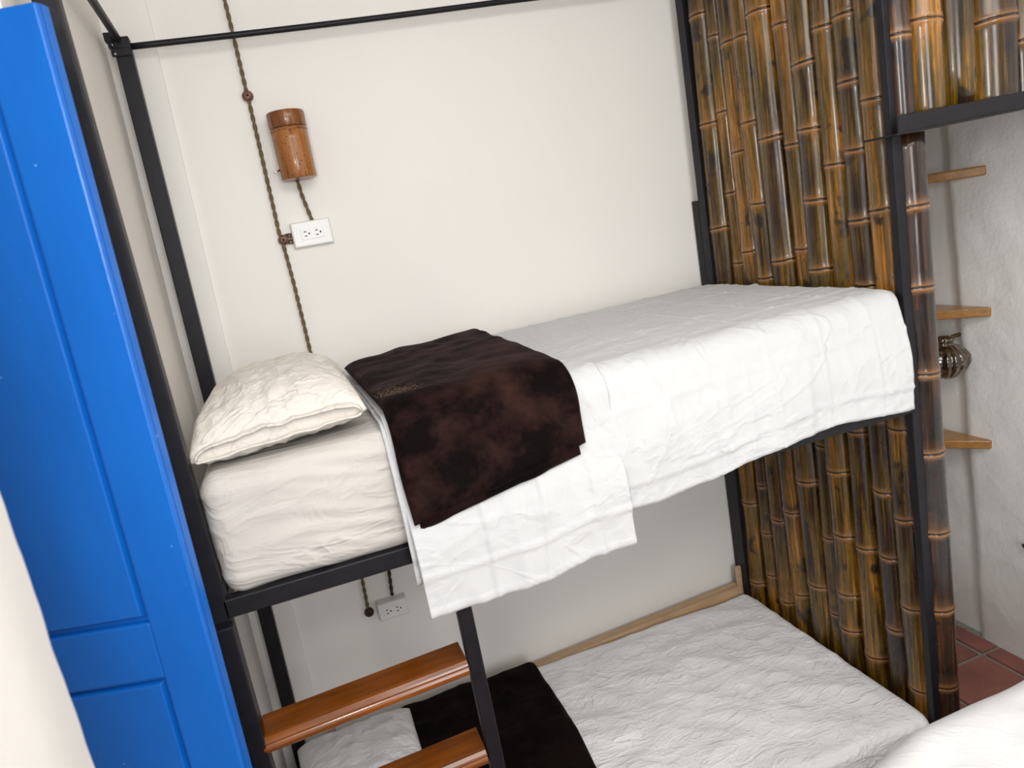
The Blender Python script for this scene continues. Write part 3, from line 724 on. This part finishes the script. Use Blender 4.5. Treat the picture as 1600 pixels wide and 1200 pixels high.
def outlet(name, c, w_, h, d, label, ry=0.0, deep=False):
    e = empty(name, (c[0], c[1], c[2]), label, 'outlet', 'double wall outlets')
    cx, cz = c[0], c[2]; yb = .062
    if deep: MB().box((cx-w_/2, yb-d, cz-h/2), (cx+w_/2, yb, cz+h/2)).build('back_box', M['plastic'], e, bevel=.003)
    y0 = yb-d; m = MB()
    m.hexa([(cx-w_/2, y0, cz-h/2), (cx+w_/2, y0, cz-h/2), (cx+w_/2, y0, cz+h/2), (cx-w_/2, y0, cz+h/2)], [(cx-w_/2+.004, y0-.006, cz-h/2+.004), (cx+w_/2-.004, y0-.006, cz-h/2+.004), (cx+w_/2-.004, y0-.006, cz+h/2-.004), (cx-w_/2+.004, y0-.006, cz+h/2-.004)])
    if not deep: m.box((cx-w_/2, y0, cz-h/2), (cx+w_/2, yb, cz+h/2))
    m.build('cover_plate', M['plastic'], e, bevel=.002)
    MB().box((cx-.036, y0-.0085, cz-.018), (cx+.036, y0-.005, cz+.018)).build('socket_insert', M['plastic'], e, bevel=.001)
    for sx in (-.0185, .0185):
        s_ = MB(); yy = y0-.0092
        for dx, dz, ww, hh in ((-.0035, .0070, .0040, .0015), (-.0030, -.0070, .0040, .0015), (.0085, 0, .0022, .0028)):
            s_.box((cx+sx+dx-ww, yy, cz+dz-hh), (cx+sx+dx+ww, yy+.002, cz+dz+hh))
        s_.build('socket_slots', M['slot'], e)
    return e
o1a, o1b = at(454, 352, 'y', .04), at(522, 376, 'y', .04)
outlet('wall_outlet', ((.371+.497)/2, .04, (.776+.707)/2+FL+.0015),   .129, .083, .018, 'white double outlet directly below the bamboo lamp')
oa = at(614, 951, 'y', .02)
outlet('wall_outlet', (oa.x, .04, oa.z), .108, .066, .045, 'white double outlet in the shade under the upper bunk', deep=True)

# bamboo wall lamp
lt = at(448, 168, 'y', .0); lb_ = at(466, 284, 'y', .0)
lz1 = at(448, 172, 'y', -.03).z; lz0 = at(466, 277, 'y', -.045).z
lx = at(456, 225, 'y', .005).x
lp = empty('bamboo_wall_lamp', (lx, .0, lz0), 'short speckled amber bamboo tube lamp mounted on the back wall', 'wall lamp')
r = .0555
pr = [(0, r*.93), (.001, r*.97), (.004, r), (.06, r), (.12, r*1.01), (lz1-lz0-.050, r*1.02)]
sh_ = lz1-lz0
lam = MB(); lam.lathe((lx, .004, lz0), pr, 36); lam.build('lamp_body', M['bamboo_lamp'], lp, True)
for nm in ('node', 'groove'):
    o = lp.children[0] if False else [c for c in C.objects if c.name.startswith('lamp_body')][0]
    a_ = o.data.attributes.new(nm, 'FLOAT', 'POINT'); a_.data.foreach_set('value', [0.]*len(o.data.vertices))
cap = MB(); cap.lathe((lx, .004, lz0+sh_-.050), [(0, r*.99), (.002, r*1.0), (.005, r*1.035), (.030, r*1.05), (.046, r*1.05), (.050, r*1.02), (.0502, r*.8)], 36)
o = cap.build('lamp_cap', M['bamboo_lamp'], lp, True)
for nm in ('node', 'groove'): a_ = o.data.attributes.new(nm, 'FLOAT', 'POINT'); a_.data.foreach_set('value', [.0 if nm == 'node' else (.8 if v.co.z < .004+sh_-.050 else .15) for v in o.data.vertices])
rng = MB(); rng.lathe((lx, .004, lz0+sh_-.058), [(-.002, r*1.0), (0, r*1.035), (.003, r*1.035), (.005, r*1.0)], 36, cap=False); o = rng.build('node_ring', M['bamboo_lamp'], lp, True)
sw = at(436, 268, 'y', .0)
m = MB(); m.tube([(lx-r+.002, -.005, sw.z+.003), (lx-r-.012, -.008, sw.z-.001), (lx-r-.018, -.009, sw.z-.004)], [.0035, .0026, .0036], 10)
m.build('toggle_switch', M['chrome'], lp, True)

# ------------------------------------------------------------------ blue door
dr = empty('door_1', (.03, -1.12, 0), 'blue painted panelled wooden door in the left doorway', 'door'); del dr['category'], dr['label']
ang = math.radians(198); dx_ = Vector((math.cos(math.radians(162)), math.sin(math.radians(162)), 0)); dn = Vector((-dx_.y, dx_.x, 0)); dn = dn if dn.y < 0 else -dn
DE = at(377, 1190, 'y', -1.13); DT = at(54, 1, 'y', -1.13); kx = (DT.x-DE.x)/(DT.z-DE.z)
ZD = DT.z
def DP(a, z, o): # a: metres left of the free edge; z height; o outwards
    e = Vector((DE.x+kx*(z-DE.z), -1.13, z)); return e+dx_*a+dn*o
def dbox(m, a0, a1, z0, z1, o0, o1):
    m.hexa([DP(a0, z0, o1), DP(a1, z0, o1), DP(a1, z0, o0), DP(a0, z0, o0)], [DP(a0, z1, o1), DP(a1, z1, o1), DP(a1, z1, o0), DP(a0, z1, o0)])
def hit(px, py):   # door-plane coordinates of a pixel
    d = _f+_r*((px-800)/FPX)-_u*((py-600)/FPX); P0 = Vector((DE.x, -1.13, 0)); t_ = (P0-CP).dot(dn)/d.dot(dn); p = CP+d*t_
    return (p-DP(0, p.z, 0)).dot(dx_), p.z
am = hit(228, 970)[0]; an = hit(20, 240)[0]; a_st = (am+an)/2
zr1 = hit(200, 980)[1]; zr0 = hit(200, 1070)[1]; WD = .78
a_lo = hit(262, 1090)[0]
m = MB(); dbox(m, 0, WD, .02, ZD, -.034, -.014); m.build('door_core', M['blue'], dr)
m = MB(); dbox(m, 0, a_st, .02, ZD, -.014, 0); m.build('free_stile', M['blue'], dr, bevel=.004)
m = MB(); dbox(m, WD-.12, WD, .02, ZD, -.014, 0); m.build('hinge_stile', M['blue'], dr, bevel=.004)
m = MB(); dbox(m, a_st-.001, WD-.12, zr0, zr1, -.014, -.0005); m.build('lock_rail', M['blue'], dr, bevel=.004)
m = MB(); dbox(m, a_st-.001, WD-.12, ZD-.13+.12, ZD, -.014, -.0005); m.build('top_rail', M['blue'], dr, bevel=.004)
m = MB(); dbox(m, a_st-.001, WD-.12, .02, .20, -.014, -.0005); m.build('bottom_rail', M['blue'], dr, bevel=.004)
for z0, z1 in ((zr1+.007, ZD-.02), (.207, zr0-.007)):
    m = MB(); a0, a1 = a_st+.007, WD-.127; w_ = .007
    m.hexa([DP(a0, z0, -.015), DP(a1, z0, -.015), DP(a1, z1, -.015), DP(a0, z1, -.015)], [DP(a0+w_, z0+w_, -.003), DP(a1-w_, z0+w_, -.003), DP(a1-w_, z1-w_, -.003), DP(a0+w_, z1-w_, -.003)])
    m.build('panel', M['blue'], dr, bevel=.002)
dr['kind'] = 'structure'
for o in C.objects:
    if o.type == 'MESH' and o.name.startswith('panel'): pass
